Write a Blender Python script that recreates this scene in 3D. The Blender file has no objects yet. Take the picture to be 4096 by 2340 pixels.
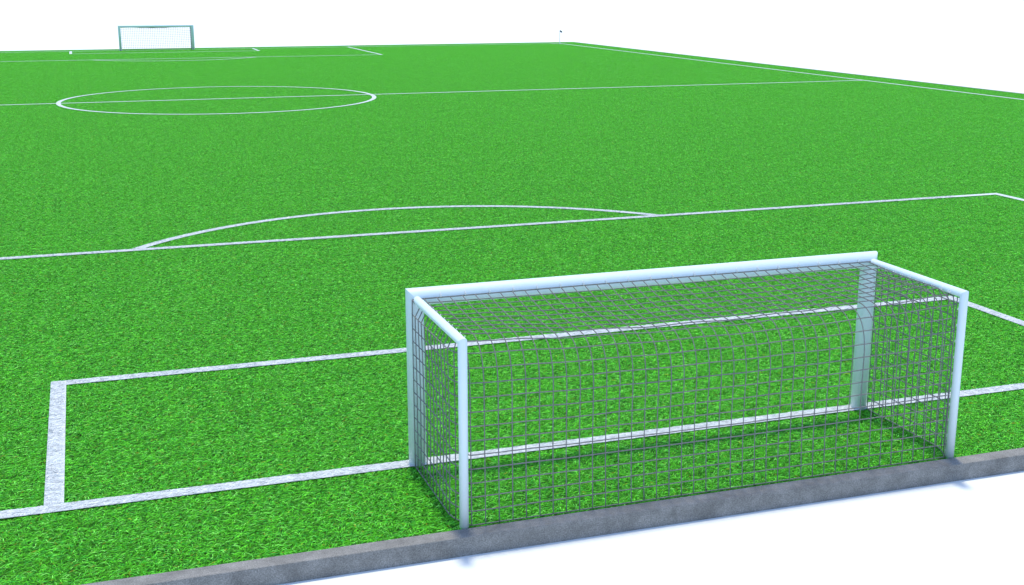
import bpy, math, random
import numpy as np
from mathutils import Vector

random.seed(7)
rng = np.random.default_rng(11)
C = bpy.context.scene.collection
scene = bpy.context.scene

# ------------------------------------------------------------------ measures
HALF_W = 44.51          # touchline (outer edge) from the long axis
LENGTH = 120.05         # outer edge to outer edge
LW = 0.25               # painted line width
GRASS_X = 47.2
GRASS_Y0, GRASS_Y1 = -2.206, 122.93
KERB_W, KERB_H = 0.242, 0.252
GOAL_X = -0.448
Z_LINE = 0.002

# ------------------------------------------------------------------ helpers
def mesh_obj(name, verts, faces, mat, parent=None, smooth=False, col=None, loc=None):
    me = bpy.data.meshes.new(name)
    me.from_pydata([tuple(map(float, v)) for v in verts], [], faces)
    if mat: me.materials.append(mat)
    if smooth:
        me.polygons.foreach_set('use_smooth', [True] * len(me.polygons))
    if col is not None:
        a = me.color_attributes.new('tint', 'FLOAT_COLOR', 'POINT')
        a.data.foreach_set('color', np.asarray(col, np.float32).ravel())
    me.update()
    o = bpy.data.objects.new(name, me)
    C.objects.link(o)
    if parent: o.parent = parent
    if loc: o.location = loc
    return o

def tag(o, label=None, cat=None, group=None, kind=None):
    if label: o['label'] = label
    if cat: o['category'] = cat
    if group: o['group'] = group
    if kind: o['kind'] = kind
    return o

def thing(name, label, cat, loc=(0, 0, 0), rotz=0, group=None):
    o = bpy.data.objects.new(name, None)
    C.objects.link(o)
    o.location = loc; o.rotation_euler = (0, 0, rotz)
    o.empty_display_size = 0.3
    return tag(o, label, cat, group)

def frame_of(d):
    d = Vector(d).normalized()
    a = Vector((0, 0, 1)) if abs(d.z) < 0.9 else Vector((0, 1, 0))
    u = d.cross(a).normalized()
    v = u.cross(d).normalized()
    return u, v

def mitre_tube(p, q, r, cut0=None, cut1=None, n=28, cap0=True, cap1=True):
    """round tube from p to q; cutN = plane normal through that end (mitre)"""
    p, q = Vector(p), Vector(q)
    d = (q - p).normalized(); u, v = frame_of(d)
    V = []; F = []
    for (e, cut) in ((p, cut0), (q, cut1)):
        nn = Vector(cut) if cut else d
        for k in range(n):
            a = 2 * math.pi * (k + .5) / n
            o = u * (r * math.cos(a)) + v * (r * math.sin(a))
            s = -(o.dot(nn)) / d.dot(nn)
            V.append(e + o + d * s)
    for k in range(n):
        F.append((k, (k + 1) % n, n + (k + 1) % n, n + k))
    if cap0: F.append(tuple(reversed(range(n))))
    if cap1: F.append(tuple(range(n, 2 * n)))
    return V, F

def add_poly_tube(V, F, pts, r, n=6, cap=True):
    """tube along a polyline, appended"""
    pts = [Vector(p) for p in pts]
    base = len(V)
    ref = None
    for i, p in enumerate(pts):
        d = (pts[min(i + 1, len(pts) - 1)] - pts[max(i - 1, 0)]).normalized()
        if ref is None:
            u, v = frame_of(d)
        else:
            u = (ref - d * ref.dot(d)).normalized(); v = u.cross(d).normalized()
        ref = u
        for k in range(n):
            a = 2 * math.pi * k / n
            V.append(p + u * (r * math.cos(a)) + v * (r * math.sin(a)))
    m = len(pts)
    for i in range(m - 1):
        for k in range(n):
            a = base + i * n + k; b = base + i * n + (k + 1) % n
            F.append((a, b, b + n, a + n))
    if cap:
        F.append(tuple(base + k for k in reversed(range(n))))
        F.append(tuple(base + (m - 1) * n + k for k in range(n)))

# ------------------------------------------------------------------ materials
def new_mat(name):
    m = bpy.data.materials.new(name); m.use_nodes = True
    nt = m.node_tree; nt.nodes.clear()
    out = nt.nodes.new('ShaderNodeOutputMaterial')
    b = nt.nodes.new('ShaderNodeBsdfPrincipled')
    nt.links.new(b.outputs[0], out.inputs[0])
    return m, nt, b, out

def noise(nt, scale, detail=4, rough=.55, vec=None, w=None):
    n = nt.nodes.new('ShaderNodeTexNoise')
    n.inputs['Scale'].default_value = scale
    n.inputs['Detail'].default_value = detail
    n.inputs['Roughness'].default_value = rough
    if vec: nt.links.new(vec, n.inputs['Vector'])
    return n

def ramp(nt, src, stops):
    r = nt.nodes.new('ShaderNodeValToRGB')
    e = r.color_ramp.elements
    while len(e) < len(stops): e.new(.5)
    for el, (p, c) in zip(e, stops):
        el.position = p; el.color = (*c, 1)
    nt.links.new(src, r.inputs[0])
    return r

def mixc(nt, mode, fac, a, b):
    m = nt.nodes.new('ShaderNodeMix'); m.data_type = 'RGBA'; m.blend_type = mode
    if isinstance(fac, float): m.inputs[0].default_value = fac
    else: nt.links.new(fac, m.inputs[0])
    for i, s in ((6, a), (7, b)):
        if isinstance(s, tuple): m.inputs[i].default_value = (*s, 1)
        else: nt.links.new(s, m.inputs[i])
    return m.outputs[2]

def mat_grass():
    m, nt, b, out = new_mat('grass_blades')
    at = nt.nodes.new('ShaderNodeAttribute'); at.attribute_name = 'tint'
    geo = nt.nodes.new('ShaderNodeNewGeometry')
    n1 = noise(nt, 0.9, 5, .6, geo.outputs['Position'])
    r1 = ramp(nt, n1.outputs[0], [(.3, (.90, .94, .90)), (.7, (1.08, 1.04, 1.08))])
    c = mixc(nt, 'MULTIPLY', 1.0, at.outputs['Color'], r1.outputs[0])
    n2 = noise(nt, 5.0, 3, .6, geo.outputs['Position'])
    r2 = ramp(nt, n2.outputs[0], [(.35, (.93, .94, .93)), (.65, (1.06, 1.05, 1.06))])
    c = mixc(nt, 'MULTIPLY', 1.0, c, r2.outputs[0])
    nt.links.new(c, b.inputs['Base Color'])
    b.inputs['Roughness'].default_value = .55
    b.inputs['Specular IOR Level'].default_value = .12
    tr = nt.nodes.new('ShaderNodeBsdfTranslucent')
    nt.links.new(c, tr.inputs[0])
    mx = nt.nodes.new('ShaderNodeMixShader'); mx.inputs[0].default_value = .15
    nt.links.new(b.outputs[0], mx.inputs[1]); nt.links.new(tr.outputs[0], mx.inputs[2])
    nt.links.new(mx.outputs[0], out.inputs[0])
    return m

def mat_simple_noise(name, c0, c1, scale, rough=.8, bump=0., detail=6):
    m, nt, b, out = new_mat(name)
    geo = nt.nodes.new('ShaderNodeNewGeometry')
    n = noise(nt, scale, detail, .6, geo.outputs['Position'])
    r = ramp(nt, n.outputs[0], [(.35, c0), (.65, c1)])
    nt.links.new(r.outputs[0], b.inputs['Base Color'])
    b.inputs['Roughness'].default_value = rough
    if bump:
        bp = nt.nodes.new('ShaderNodeBump'); bp.inputs['Strength'].default_value = bump
        bp.inputs['Distance'].default_value = .01
        nt.links.new(n.outputs[0], bp.inputs['Height']); nt.links.new(bp.outputs[0], b.inputs['Normal'])
    return m

def mat_paint():
    m, nt, b, out = new_mat('white_painted_metal')
    geo = nt.nodes.new('ShaderNodeNewGeometry')
    n = noise(nt, 3, 5, .6, geo.outputs['Position'])
    r = ramp(nt, n.outputs[0], [(.3, (.66, .79, .86)), (.7, (.69, .81, .87))])
    nt.links.new(r.outputs[0], b.inputs['Base Color'])
    b.inputs['Roughness'].default_value = .38
    b.inputs['Specular IOR Level'].default_value = .4
    return m

def mat_concrete():
    m, nt, b, out = new_mat('weathered_concrete')
    geo = nt.nodes.new('ShaderNodeNewGeometry'); P = geo.outputs['Position']
    fine = noise(nt, 60, 5, .85, P)
    rf = ramp(nt, fine.outputs[0], [(.36, (.50, .49, .48)), (.5, (.98, .98, .98)), (.64, (1.45, 1.45, 1.45))])
    blot = noise(nt, 3.2, 8, .68, P)
    rb = ramp(nt, blot.outputs[0], [(.36, (.170, .168, .163)), (.5, (.222, .220, .215)), (.66, (.285, .282, .276))])
    c = mixc(nt, 'MULTIPLY', 1.0, rb.outputs[0], rf.outputs[0])
    st = noise(nt, 11, 6, .75, P)
    rs = ramp(nt, st.outputs[0], [(.27, (.50, .48, .47)), (.37, (1, 1, 1))])
    c = mixc(nt, 'MULTIPLY', 1.0, c, rs.outputs[0])
    # pits
    vo = nt.nodes.new('ShaderNodeTexVoronoi'); vo.inputs['Scale'].default_value = 42
    nt.links.new(P, vo.inputs['Vector'])
    rv = ramp(nt, vo.outputs['Distance'], [(.05, (.55, .54, .53)), (.17, (1, 1, 1))])
    c = mixc(nt, 'MULTIPLY', .7, c, rv.outputs[0])
    nt.links.new(c, b.inputs['Base Color'])
    b.inputs['Roughness'].default_value = .9
    bp = nt.nodes.new('ShaderNodeBump'); bp.inputs['Strength'].default_value = .6
    bp.inputs['Distance'].default_value = .006
    nt.links.new(fine.outputs[0], bp.inputs['Height']); nt.links.new(bp.outputs[0], b.inputs['Normal'])
    return m

def mat_tint(name, rough=.7):
    m, nt, b, out = new_mat(name)
    at = nt.nodes.new('ShaderNodeAttribute'); at.attribute_name = 'tint'
    geo = nt.nodes.new('ShaderNodeNewGeometry')
    n = noise(nt, 9, 4, .6, geo.outputs['Position'])
    r = ramp(nt, n.outputs[0], [(.3, (.90, .90, .91)), (.7, (1.03, 1.03, 1.03))])
    c = mixc(nt, 'MULTIPLY', 1.0, at.outputs['Color'], r.outputs[0])
    nt.links.new(c, b.inputs['Base Color'])
    b.inputs['Roughness'].default_value = rough
    return m

def mat_cord():
    m, nt, b, out = new_mat('grey_net_cord')
    geo = nt.nodes.new('ShaderNodeNewGeometry')
    n = noise(nt, 160, 2, .5, geo.outputs['Position'])
    r = ramp(nt, n.outputs[0], [(.35, (.105, .108, .112)), (.65, (.225, .23, .24))])
    nt.links.new(r.outputs[0], b.inputs['Base Color'])
    b.inputs['Roughness'].default_value = .85
    return m

M_GRASS = mat_grass()
M_SOIL = mat_simple_noise('turf_underlayer', (.006, .035, .003), (.02, .10, .008), 60)
M_PAINT = mat_paint()
M_CONC = mat_concrete()
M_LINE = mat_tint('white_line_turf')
M_CORD = mat_cord()
M_GROUND = mat_simple_noise('white_ground', (.75, .79, .81), (.775, .815, .835), .8)
M_HOOK = mat_simple_noise('white_plastic_hook', (.74, .76, .78), (.82, .82, .82), 20, .35)
M_POLE = mat_simple_noise('grey_pole_paint', (.10, .17, .20), (.13, .20, .23), 8, .5)
M_FLAG = mat_simple_noise('grey_blue_flag_cloth', (.10, .14, .17), (.13, .17, .21), 12, .8)

# ------------------------------------------------------------------ ground
g = mesh_obj('ground', [(-3000, -3000, -KERB_H), (3000, -3000, -KERB_H), (3000, 3000, -KERB_H), (-3000, 3000, -KERB_H)],
             [(0, 1, 2, 3)], M_GROUND)
tag(g, 'plain white ground surrounding the raised pitch', kind='structure')
s = mesh_obj('turf_base', [(-GRASS_X, GRASS_Y0, -.03), (GRASS_X, GRASS_Y0, -.03), (GRASS_X, GRASS_Y1, -.03), (-GRASS_X, GRASS_Y1, -.03)],
             [(0, 1, 2, 3)], M_SOIL)
tag(s, 'dark turf layer under the grass blades', kind='structure')

# kerb: a ring of concrete round the pitch, slightly bevelled upper edges
def kerb():
    bv = .006
    prof = [(0, -KERB_H - .02), (0, -bv), (bv, 0), (KERB_W - bv, 0), (KERB_W, -bv), (KERB_W, -KERB_H - .02)]
    V = []; F = []
    corners = [(-1, -1), (1, -1), (1, 1), (-1, 1)]
    for (sx, sy) in corners:
        for (o, z) in prof:
            V.append((sx * (GRASS_X + o), (GRASS_Y0 - o) if sy < 0 else (GRASS_Y1 + o), z))
    n = len(prof)
    for c in range(4):
        for i in range(n - 1):
            a = c * n + i; b2 = ((c + 1) % 4) * n + i
            F.append((a, b2, b2 + 1, a + 1))
    return tag(mesh_obj('kerb', V, F, M_CONC), 'weathered grey concrete kerb edging the grass pitch', kind='structure')
kerb()

# ------------------------------------------------------------------ markings
def near_blades(V, F, K, n, sampler, clamp, z0=.004):
    """flattened white grass blades lying on a painted line, clamped to its edges"""
    for _ in range(n):
        x, y = sampler()
        a = random.uniform(0, 2 * math.pi) if random.random() < .35 else random.gauss(.35, .55) + (math.pi if random.random() < .5 else 0)
        L = random.uniform(.05, .13); w = random.uniform(.004, .010) * .5
        bend = random.uniform(-.7, .7)
        zt = random.uniform(.001, .007)
        b = len(V); br = random.choice([.66, .72, .80, .88, .94])
        for k in range(4):
            t = k / 3
            aa = a + bend * t
            if k: x += math.cos(aa) * L / 3; y += math.sin(aa) * L / 3
            ww = w * (1 - .75 * t)
            nx, ny = -math.sin(aa) * ww, math.cos(aa) * ww
            z = z0 + zt * math.sin(math.pi * min(1, t * .9 + .05))
            for sg in (1, -1):
                cx, cy = clamp(x + nx * sg, y + ny * sg)
                V.append((cx, cy, z + .001 * sg)); K.append((br * .95, br, min(1, br * 1.02), 1))
        for k in range(3):
            F.append((b + 2 * k, b + 2 * k + 1, b + 2 * k + 3, b + 2 * k + 2))

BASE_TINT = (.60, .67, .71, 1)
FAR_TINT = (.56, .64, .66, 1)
DENS = 2300
def rect_line(V, F, K, x0, x1, y0, y1, blades=False, z=Z_LINE):
    b = len(V)
    tint = BASE_TINT if blades else FAR_TINT
    for p in ((x0, y0), (x1, y0), (x1, y1), (x0, y1)):
        V.append((*p, z)); K.append(tint)
    F.append((b, b + 1, b + 2, b + 3))
    if blades:
        # blades only where the line is close enough for its texture to be seen
        X0, X1 = max(x0, -17), min(x1, 18)
        if X1 > X0:
            n = int((X1 - X0) * (y1 - y0) * DENS)
            near_blades(V, F, K, n, lambda: (random.uniform(X0, X1), random.uniform(y0, y1)),
                        lambda x, y: (min(max(x, x0), x1), min(max(y, y0), y1)), z0=z + .002)

def arc_line(V, F, K, cx, cy, ro, ri, ao, ai, n=96, z=Z_LINE, tint=FAR_TINT, blades=0, ylim=None):
    """ring sector; ao / ai = (start, end) angles of outer and inner edge"""
    b = len(V)
    for k in range(n + 1):
        t = k / n
        a = ao[0] + (ao[1] - ao[0]) * t; V.append((cx + ro * math.cos(a), cy + ro * math.sin(a), z)); K.append(tint)
        a = ai[0] + (ai[1] - ai[0]) * t; V.append((cx + ri * math.cos(a), cy + ri * math.sin(a), z)); K.append(tint)
    for k in range(n):
        a = b + 2 * k
        F.append((a, a + 1, a + 3, a + 2) if ao[1] < ao[0] else (a + 1, a, a + 2, a + 3))
    if blades:
        def smp():
            a = random.uniform(*ao); r = random.uniform(ri, ro)
            return cx + r * math.cos(a), cy + r * math.sin(a)
        def clp(x, y):
            dx, dy = x - cx, y - cy; r = math.hypot(dx, dy); q = min(max(r, ri), ro) / r
            y2 = cy + dy * q
            return cx + dx * q, max(y2, ylim + .001) if ylim else y2
        near_blades(V, F, K, blades, smp, clp, z0=z + .002)

def marking(name, label, build):
    V, F, K = [], [], []
    build(V, F, K)
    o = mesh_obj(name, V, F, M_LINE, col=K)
    # all marking faces look up
    return tag(o, label, kind='structure')

w = LW
T = HALF_W
ga0, ga1, gad = -9.12, 9.415, 5.73
pa0, pa1, pad = -19.5, 19.76, 16.70
marking('goal_line', 'near white goal line under the large goal', lambda V, F, K: rect_line(V, F, K, -T, T, 0, w, True))
def f(V, F, K):
    rect_line(V, F, K, ga0, ga0 + w, w, gad, True)
    rect_line(V, F, K, ga1 - w, ga1, w, gad, True)
    rect_line(V, F, K, ga0 + w, ga1 - w, gad - w, gad, True)
marking('goal_area_line', 'near white goal area outline', f)
def f(V, F, K):
    rect_line(V, F, K, pa0, pa0 + w, w, pad)
    rect_line(V, F, K, pa1 - w, pa1, w, pad)
    rect_line(V, F, K, pa0 + w, pa1 - w, pad - w, pad, True)
marking('penalty_area_line', 'near white penalty area outline', f)
def f(V, F, K):
    cx, cy, ro = .14, 11.0, 9.418; ri = ro - w; d = pad - cy
    eo = math.asin(d / ro); ei = math.asin(d / ri)
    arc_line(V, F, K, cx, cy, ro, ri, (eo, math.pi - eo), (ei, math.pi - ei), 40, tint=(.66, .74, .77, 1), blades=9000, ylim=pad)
marking('penalty_arc', 'near white arc on the penalty area', f)
for sx, lab in ((-1, 'left'), (1, 'right')):
    def f(V, F, K):
        a, b2 = sorted((sx * T, sx * (T - w)))
        rect_line(V, F, K, a, b2, w, LENGTH - w)
    marking('touchline', f'{lab} white touchline along the pitch', f)
hy = 59.98
marking('halfway_line', 'white halfway line across the pitch', lambda V, F, K: rect_line(V, F, K, -T + w, T - w, hy - w / 2, hy + w / 2))
def f(V, F, K):
    ro = 9.25
    arc_line(V, F, K, -.476, hy, ro, ro - w, (0, 2 * math.pi), (0, 2 * math.pi), 64, z=Z_LINE + .004)
marking('centre_circle', 'white centre circle crossing the halfway line', f)
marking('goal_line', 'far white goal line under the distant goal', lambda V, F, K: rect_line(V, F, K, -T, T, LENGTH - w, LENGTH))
def f(V, F, K):
    a, b2, d = -9.18, 9.40, LENGTH - 5.32
    rect_line(V, F, K, a, a + w, d, LENGTH - w); rect_line(V, F, K, b2 - w, b2, d, LENGTH - w)
    rect_line(V, F, K, a + w, b2 - w, d, d + w)
marking('goal_area_line', 'far white goal area outline', f)
def f(V, F, K):
    a, b2, d = -19.45, 19.67, LENGTH - 16.57
    rect_line(V, F, K, a, a + w, d, LENGTH - w); rect_line(V, F, K, b2 - w, b2, d, LENGTH - w)
    rect_line(V, F, K, a + w, b2 - w, d, d + w)
marking('penalty_area_line', 'far white penalty area outline', f)
def f(V, F, K):
    cx, cy, ro = .163, LENGTH - 11.0, 9.26; ri = ro - w; d = 5.57
    eo = math.asin(d / ro); ei = math.asin(d / ri)
    arc_line(V, F, K, cx, cy, ro, ri, (-eo, -math.pi + eo), (-ei, -math.pi + ei), 60)
marking('penalty_arc', 'far white arc on the penalty area', f)
for sx in (-1, 1):
    def f(V, F, K):
        cx, cy = sx * (T - w), LENGTH - w
        a0, a1 = (math.pi, 1.5 * math.pi) if sx > 0 else (1.5 * math.pi, 2 * math.pi)
        arc_line(V, F, K, cx, cy, 1.0, 1.0 - w, (a0, a1), (a0, a1), 12)
    marking('corner_arc', 'far %s white corner arc' % ('right' if sx > 0 else 'left'), f)

# ------------------------------------------------------------------ grass (stuff)
def blade_patch(n, seed, size=1.0):
    r = np.random.default_rng(seed)
    x = r.uniform(-.5, .5, n) * size; y = r.uniform(-.5, .5, n) * size
    ang = np.where(r.random(n) < .45, r.uniform(0, 2 * np.pi, n), r.normal(.45, .5, n) + np.pi * (r.random(n) < .5))
    L = r.uniform(.05, .125, n) * np.where(r.random(n) < .06, 1.35, 1)
    wd = r.uniform(.0022, .0050, n)
    bend = r.uniform(-.65, .65, n)
    top = r.uniform(.003, .027, n)
    roll = r.uniform(-.55, .55, n)
    pal = np.array([[.036, .25, .004], [.075, .45, .008], [.105, .64, .018], [.17, .84, .045], [.29, .96, .15], [.060, .56, .050], [.36, .38, .03]])
    pk = r.choice(len(pal), n, p=[.20, .22, .20, .17, .09, .11, .01])
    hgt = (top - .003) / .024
    colr = pal[pk] * r.uniform(.8, 1.2, (n, 1)) * (.25 + 1.12 * hgt)[:, None]  # low blades darker: shade in the gaps is put into the colour
    S = 4
    V = np.zeros((n, S, 2, 3)); K = np.ones((n, S, 2, 4))
    px, py = x.copy(), y.copy()
    for k in range(S):
        t = k / (S - 1)
        a = ang + bend * t
        if k: px = px + np.cos(a) * L / (S - 1); py = py + np.sin(a) * L / (S - 1)
        ww = wd * [.8, 1, .8, .12][k]
        z = -.030 + top * np.sin(np.pi * (.08 + .72 * t)) * 1.0 + .001
        for j, sg in enumerate((1, -1)):
            V[:, k, j, 0] = px - np.sin(a) * ww * sg * np.cos(roll)
            V[:, k, j, 1] = py + np.cos(a) * ww * sg * np.cos(roll)
            V[:, k, j, 2] = np.minimum(z + ww * sg * np.sin(roll), -.001)
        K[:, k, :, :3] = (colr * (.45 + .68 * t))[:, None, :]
    V = V.reshape(-1, 3); K = K.reshape(-1, 4)
    base = (np.arange(n) * S * 2)[:, None, None]
    q = np.array([[2 * k, 2 * k + 1, 2 * k + 3, 2 * k + 2] for k in range(S - 1)])[None]
    F = (base + q).reshape(-1, 4)
    return V, K, F

NV, NB = 8, 5000
allV, allK, allF, allI = [], [], [], []
off = 0
for i in range(NV):
    V, K, F = blade_patch(NB, 100 + i)
    allV.append(V); allK.append(K); allF.append(F + off); allI.append(np.full(len(F), i)); off += len(V)
V = np.concatenate(allV); K = np.concatenate(allK); F = np.concatenate(allF); I = np.concatenate(allI)
me = bpy.data.meshes.new('grass')
me.vertices.add(len(V)); me.vertices.foreach_set('co', V.astype(np.float32).ravel())
me.loops.add(F.size); me.loops.foreach_set('vertex_index', F.astype(np.int32).ravel())
me.polygons.add(len(F)); me.polygons.foreach_set('loop_start', np.arange(0, F.size, 4, dtype=np.int32))
me.update(calc_edges=True)
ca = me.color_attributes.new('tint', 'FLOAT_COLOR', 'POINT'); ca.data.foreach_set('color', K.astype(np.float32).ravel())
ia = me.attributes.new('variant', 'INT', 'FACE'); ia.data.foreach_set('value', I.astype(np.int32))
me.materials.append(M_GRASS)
grass = bpy.data.objects.new('grass', me); C.objects.link(grass)
tag(grass, 'short bright green grass covering the whole pitch', 'grass', kind='stuff')

TX, TY = 94, 125
sx, sy = 2 * GRASS_X / TX, (GRASS_Y1 - GRASS_Y0) / TY
ng = bpy.data.node_groups.new('grass_tiles', 'GeometryNodeTree')
ng.interface.new_socket('Geometry', in_out='INPUT', socket_type='NodeSocketGeometry')
ng.interface.new_socket('Geometry', in_out='OUTPUT', socket_type='NodeSocketGeometry')
N = ng.nodes.new; LK = ng.links.new
gi, go = N('NodeGroupInput'), N('NodeGroupOutput')
na = N('GeometryNodeInputNamedAttribute'); na.data_type = 'INT'; na.inputs[0].default_value = 'variant'
g2i = N('GeometryNodeGeometryToInstance')
for i in range(NV):
    cmp_ = N('FunctionNodeCompare'); cmp_.data_type = 'INT'; cmp_.operation = 'EQUAL'
    ins = [s_ for s_ in cmp_.inputs if s_.type == 'INT']
    LK([o_ for o_ in na.outputs if o_.type == 'INT'][0], ins[0]); ins[1].default_value = i
    sep = N('GeometryNodeSeparateGeometry'); sep.domain = 'FACE'
    LK(gi.outputs[0], sep.inputs[0]); LK(cmp_.outputs[0], sep.inputs[1])
    one = N('GeometryNodeGeometryToInstance'); LK(sep.outputs[0], one.inputs[0])
    if i == 0: join = N('GeometryNodeJoinGeometry')
    LK(one.outputs[0], join.inputs[0])
grid = N('GeometryNodeMeshGrid')
grid.inputs['Size X'].default_value = (TX - 1) * sx; grid.inputs['Size Y'].default_value = (TY - 1) * sy
grid.inputs['Vertices X'].default_value = TX; grid.inputs['Vertices Y'].default_value = TY
tr = N('GeometryNodeTransform'); LK(grid.outputs[0], tr.inputs[0])
tr.inputs['Translation'].default_value = (0, (GRASS_Y0 + GRASS_Y1) / 2, 0)
iop = N('GeometryNodeInstanceOnPoints')
LK(tr.outputs[0], iop.inputs['Points']); LK(join.outputs[0], iop.inputs['Instance'])
iop.inputs['Pick Instance'].default_value = True
ri = N('FunctionNodeRandomValue'); ri.data_type = 'INT'
ii = [s_ for s_ in ri.inputs if s_.type == 'INT']
ii[0].default_value = 0; ii[1].default_value = NV - 1; ri.inputs['Seed'].default_value = 3
LK([o_ for o_ in ri.outputs if o_.type == 'INT'][0], iop.inputs['Instance Index'])
rr = N('FunctionNodeRandomValue'); rr.data_type = 'INT'
ii = [s_ for s_ in rr.inputs if s_.type == 'INT']
ii[0].default_value = 0; ii[1].default_value = 1; rr.inputs['Seed'].default_value = 9
mul = N('ShaderNodeMath'); mul.operation = 'MULTIPLY'; mul.inputs[1].default_value = math.pi
LK([o_ for o_ in rr.outputs if o_.type == 'INT'][0], mul.inputs[0])
cx = N('ShaderNodeCombineXYZ'); LK(mul.outputs[0], cx.inputs[2])
LK(cx.outputs[0], iop.inputs['Rotation'])
iop.inputs['Scale'].default_value = (sx, sy, 1)
LK(iop.outputs[0], go.inputs[0])
md = grass.modifiers.new('tiles', 'NODES'); md.node_group = ng

# ------------------------------------------------------------------ the goal
PR = .126                 # front post / crossbar radius
RR = .059                 # side bar / rear post radius
HX = 3.664                # half distance between post axes
YP = .125                 # post axis from the outer edge of the goal line
ZB = 2.434                # crossbar axis height
YR = -2.142               # rear post axis
ZS = 2.412                # side bar axis height
ZG = -.03

def make_net(G, cr):
    V, F = [], []
    NX = 40
    xs = [-3.562 + k * (7.124 / (NX - 1)) for k in range(NX)]
    NR = 24
    def back_profile(x):
        s_ = max(0, 1 - (x / 3.6) ** 2)
        sag = .20 * s_ + .012 * math.sin(x * 5.1)
        zA = 2.405 - sag
        pts = [(-.004, 2.432)]
        for k in range(1, 11):                       # top sheet hangs a little
            t = k / 10
            y = -.004 - 1.62 * t
            z = 2.432 + (zA - 2.432) * (t ** .9) - .045 * math.sin(math.pi * t) * (.4 + .6 * s_)
            pts.append((y, z))
        A = Vector((-1.624, zA)); B = Vector((-2.118, zA - .60))
        c1 = Vector((-1.96, zA - .02)); c2 = Vector((-2.10, zA - .20))
        for k in range(1, 13):
            t = k / 12
            q = A * (1 - t) ** 3 + c1 * 3 * t * (1 - t) ** 2 + c2 * 3 * t * t * (1 - t) + B * t ** 3
            pts.append((q.x, q.y))
        zb = zA - .60
        for k in range(1, 13):
            t = k / 12
            bulge = .03 * math.sin(math.pi * t) * s_
            pts.append((-2.118 - .035 * t + bulge, zb * (1 - t) + .004 * t))
        return pts
    def resample(pts, n):
        P = np.array(pts); d = np.r_[0, np.cumsum(np.hypot(*(P[1:] - P[:-1]).T))]
        s_ = np.linspace(0, d[-1], n)
        return np.c_[np.interp(s_, d, P[:, 0]), np.interp(s_, d, P[:, 1])]
    SUB = 3
    node = []
    for x in xs:
        q = resample(back_profile(x), (NR - 1) * SUB + 1)
        node.append(q)
        add_poly_tube(V, F, [(x, a, b) for a, b in q], cr, 6)
    # side sheet geometry
    YS = [-.012 - .157 * k for k in range(12)]
    def side_x(y, z):
        """distance of the side net from the centre"""
        b = HX + .072
        t = max(0, (-y - 1.70) / .42)
        inw = .165 * t ** 2 if t > 0 else 0
        bl = .028 * math.sin(math.pi * min(1, -y / 2.1)) * math.sin(math.pi * min(1, z / 2.2))
        return b - inw - bl
    zrow = [.004] + [.1845 * j for j in range(1, 13)]
    zrow[12] = 2.225
    TOPZ = 2.352
    edge_rows = []
    for sx_ in (-1, 1):
        col = 0 if sx_ < 0 else NX - 1
        # horizontals: run back along the side and end on the outer column of the back sheet
        P = node[col]
        for z in zrow:
            pts = [(sx_ * side_x(y, z), y, z) for y in np.linspace(-.012, -1.98, 16)]
            # matching point on the back column
            i = int(np.argmin(np.abs(P[:, 1] - z) + (P[:, 0] > -1.9) * 5))
            pts.append((xs[col], P[i, 0], P[i, 1]))
            add_poly_tube(V, F, pts, cr, 6)
        top = [(sx_ * (HX + .005), y, TOPZ) for y in YS] + [(sx_ * (HX - .02), -1.95, TOPZ - .02)]
        add_poly_tube(V, F, [(sx_ * (HX + .068), -.012, 2.432), (sx_ * (HX + .045), -.06, 2.39)] + top[1:], cr * 1.1, 6)
        for k, y in enumerate(YS + [-1.90, -2.04]):
            if k == 0: tp = (sx_ * (HX + .068), y, 2.432)
            else: tp = (sx_ * (HX + .005 - (.03 if k > 12 else 0)), y + .005, TOPZ)
            pts = [tp] + [(sx_ * side_x(y, z), y, z) for z in reversed(zrow)]
            add_poly_tube(V, F, pts, cr, 6)
    # horizontals of the top + back sheet, tied to the side cords at both ends
    for j in range(NR):
        pts = []
        a, b = node[0][j * SUB]
        if b > 2.25 and a > -1.95: pts.append((-(HX + .005), a, TOPZ))
        pts += [(xs[k], node[k][j * SUB][0], node[k][j * SUB][1]) for k in range(NX)]
        a, b = node[-1][j * SUB]
        if b > 2.25 and a > -1.95: pts.append((HX + .005, a, TOPZ))
        if j == 0:
            pts = [(-(HX + .068), -.012, 2.432)] + pts[1:-1] + [(HX + .068, -.012, 2.432)]
        add_poly_tube(V, F, pts, cr * (1.15 if j == 0 else 1), 6)
    mesh_obj('net', V, F, M_CORD, G, True)


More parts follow.
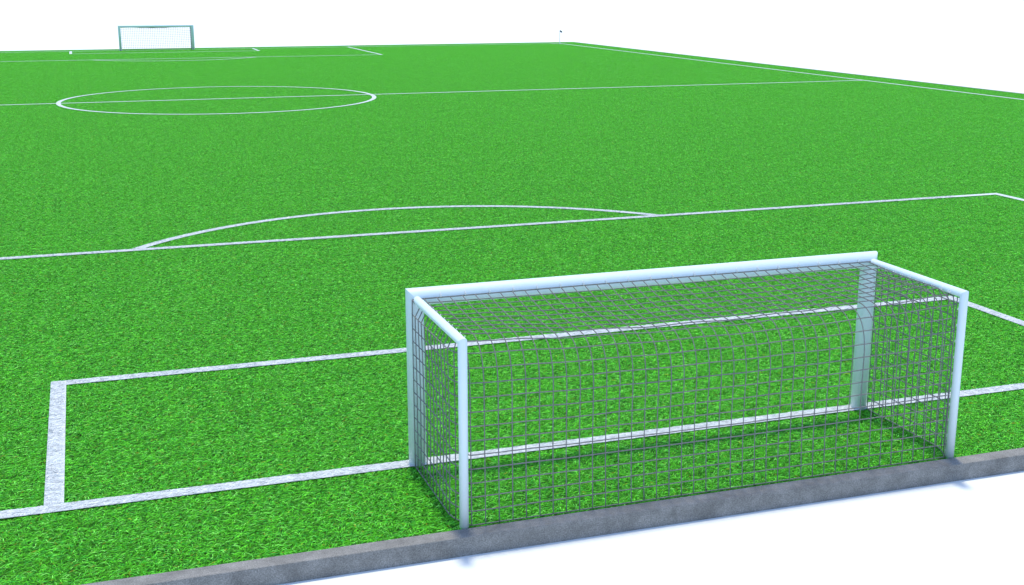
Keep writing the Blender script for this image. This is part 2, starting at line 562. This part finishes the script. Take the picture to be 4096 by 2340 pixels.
def make_goal(name, label, loc, rotz, hooks=True, shared=None):
    G = thing(name, label, 'goal', loc, rotz, 'goals at the two ends of the pitch')
    if shared:
        for ch in shared.children:
            if ch.name.startswith(('hook', 'net')): continue
            c = ch.copy(); C.objects.link(c); c.parent = G
        make_net(G, .0098)        # far cords thickened beyond real size to show against the overbright ground
        return G
    for sx_ in (-1, 1):
        x = sx_ * HX
        V, F = mitre_tube((x, YP, ZG), (x, YP, ZB), PR, None, (-sx_, 0, 1), cap1=False)
        mesh_obj('goal_post', V, F, M_PAINT, G, True)
    V, F = mitre_tube((-HX, YP, ZB), (HX, YP, ZB), PR, (1, 0, 1), (1, 0, -1), cap0=False, cap1=False)
    mesh_obj('crossbar', V, F, M_PAINT, G, True)
    for sx_ in (-1, 1):
        x = sx_ * (HX - .005)
        V, F = mitre_tube((x, YP - PR * .8, ZS), (x, YR, ZS), RR, None, (0, 1, 1), 20, cap0=False, cap1=False)
        mesh_obj('side_bar', V, F, M_PAINT, G, True)
        V, F = mitre_tube((x, YR, ZG), (x, YR, ZS), RR, None, (0, 1, 1), 20, cap1=False)
        mesh_obj('rear_post', V, F, M_PAINT, G, True)
    for o in G.children:       # flat caps beside smooth walls
        for p in o.data.polygons:
            if len(p.vertices) > 4: p.use_smooth = False

    make_net(G, .0074)

    # ---- hooks
    def hook_mesh():
        V, F = [], []
        add_poly_tube(V, F, [(0, 0, .062), (0, 0, .018), (0, -.008, .002), (0, -.022, -.006), (0, -.038, .004), (0, -.043, .018), (0, -.043, .034)], .0062, 7)
        return V, F
    HV, HF = hook_mesh()
    first = [None]
    def put_hook(loc_, rot, sz=1.0):
        if first[0] is None:
            o = mesh_obj('hook', HV, HF, M_HOOK, G, True); first[0] = o
        else:
            o = first[0].copy(); C.objects.link(o); o.parent = G
        o.location = loc_; o.rotation_euler = rot; o.scale = (1, 1, sz)
    for k in range(21):
        x = -3.33 + .353 * k
        if x < 3.6: put_hook((x, YP - PR + .001, ZB + .012), (0, 0, 0))
    for sx_ in (-1, 1):
        for k in range(11):
            y = -.10 - .182 * k
            put_hook((sx_ * (HX - .005 - RR + .004), y, ZS - .016), (0, 0, -sx_ * math.pi / 2), .75)
        for k in range(10):
            z = .05 + .235 * k
            put_hook((sx_ * (HX - RR + .012), YR + .035, z), (math.radians(-70), 0, -sx_ * math.radians(100)))
    return G

near = make_goal('football_goal', 'large white goal with grey net in the foreground beside the concrete kerb', (GOAL_X, 0, 0), 0)
far = make_goal('football_goal', 'small distant white goal with open front facing us at the far end', (-.507, LENGTH, 0), math.pi, shared=near)

# ------------------------------------------------------------------ corner flag
CF = thing('corner_flag', 'thin white corner pole with grey blue flag at the far right corner', 'corner flag', (HALF_W - .1, LENGTH - .1, 0))
V, F = mitre_tube((0, 0, -.03), (0, 0, 1.5), .026, n=12)
mesh_obj('pole', V, F, M_POLE, CF, True)
V, F = mitre_tube((0, 0, -.03), (0, 0, .13), .038, n=12)
mesh_obj('base', V, F, M_PAINT, CF, True)
V, F = [], []
nx, nz = 10, 5
for side in (0, 1):
    for i in range(nx + 1):
        for j in range(nz + 1):
            t = i / nx; q = j / nz
            V.append((.018 + .27 * t, .03 * math.sin(t * 6) * t + .004 * side, 1.49 - .21 * q - .11 * t ** 1.2 + .012 * math.sin(5 * t)))
    o_ = side * (nx + 1) * (nz + 1)
    for i in range(nx):
        for j in range(nz):
            a = o_ + i * (nz + 1) + j
            F.append((a, a + 1, a + nz + 2, a + nz + 1))
mesh_obj('flag', V, F, M_FLAG, CF, True)

# ------------------------------------------------------------------ light
sun_dir = Vector((.12, .50, 2.43)).normalized()      # towards the sun
elev = math.asin(sun_dir.z); azim = math.atan2(sun_dir.x, sun_dir.y)
world = bpy.data.worlds.new('World'); scene.world = world; world.use_nodes = True
nt = world.node_tree
bg = nt.nodes['Background']
sky = nt.nodes.new('ShaderNodeTexSky'); sky.sky_type = 'NISHITA'; sky.sun_disc = False
sky.sun_elevation = elev; sky.sun_rotation = azim
sky.air_density = 1.0; sky.dust_density = .6; sky.ozone_density = 2.5
nt.links.new(sky.outputs[0], bg.inputs[0]); bg.inputs[1].default_value = .275
sl = bpy.data.lights.new('sun', 'SUN'); sl.energy = 3.0; sl.angle = math.radians(4.0); sl.color = (1.0, .89, .64)
so = bpy.data.objects.new('sun', sl); C.objects.link(so)
so.rotation_euler = sun_dir.to_track_quat('Z', 'Y').to_euler(); so.location = (0, 20, 60)

# ------------------------------------------------------------------ camera
cam = bpy.data.cameras.new('camera'); co = bpy.data.objects.new('camera', cam); C.objects.link(co)
co.location = (-8.2094, -15.9023, 6.6099)
co.rotation_euler = (math.pi / 2 - .2445, .0001, -.3316)
cam.sensor_width = 36; cam.lens = 4937.86 * 36 / 4096
cam.clip_start = .1; cam.clip_end = 8000
scene.camera = co
scene.render.resolution_x = 1024; scene.render.resolution_y = 585
scene.view_settings.view_transform = 'Standard'; scene.view_settings.look = 'None'
scene.view_settings.exposure = 0; scene.view_settings.gamma = 1
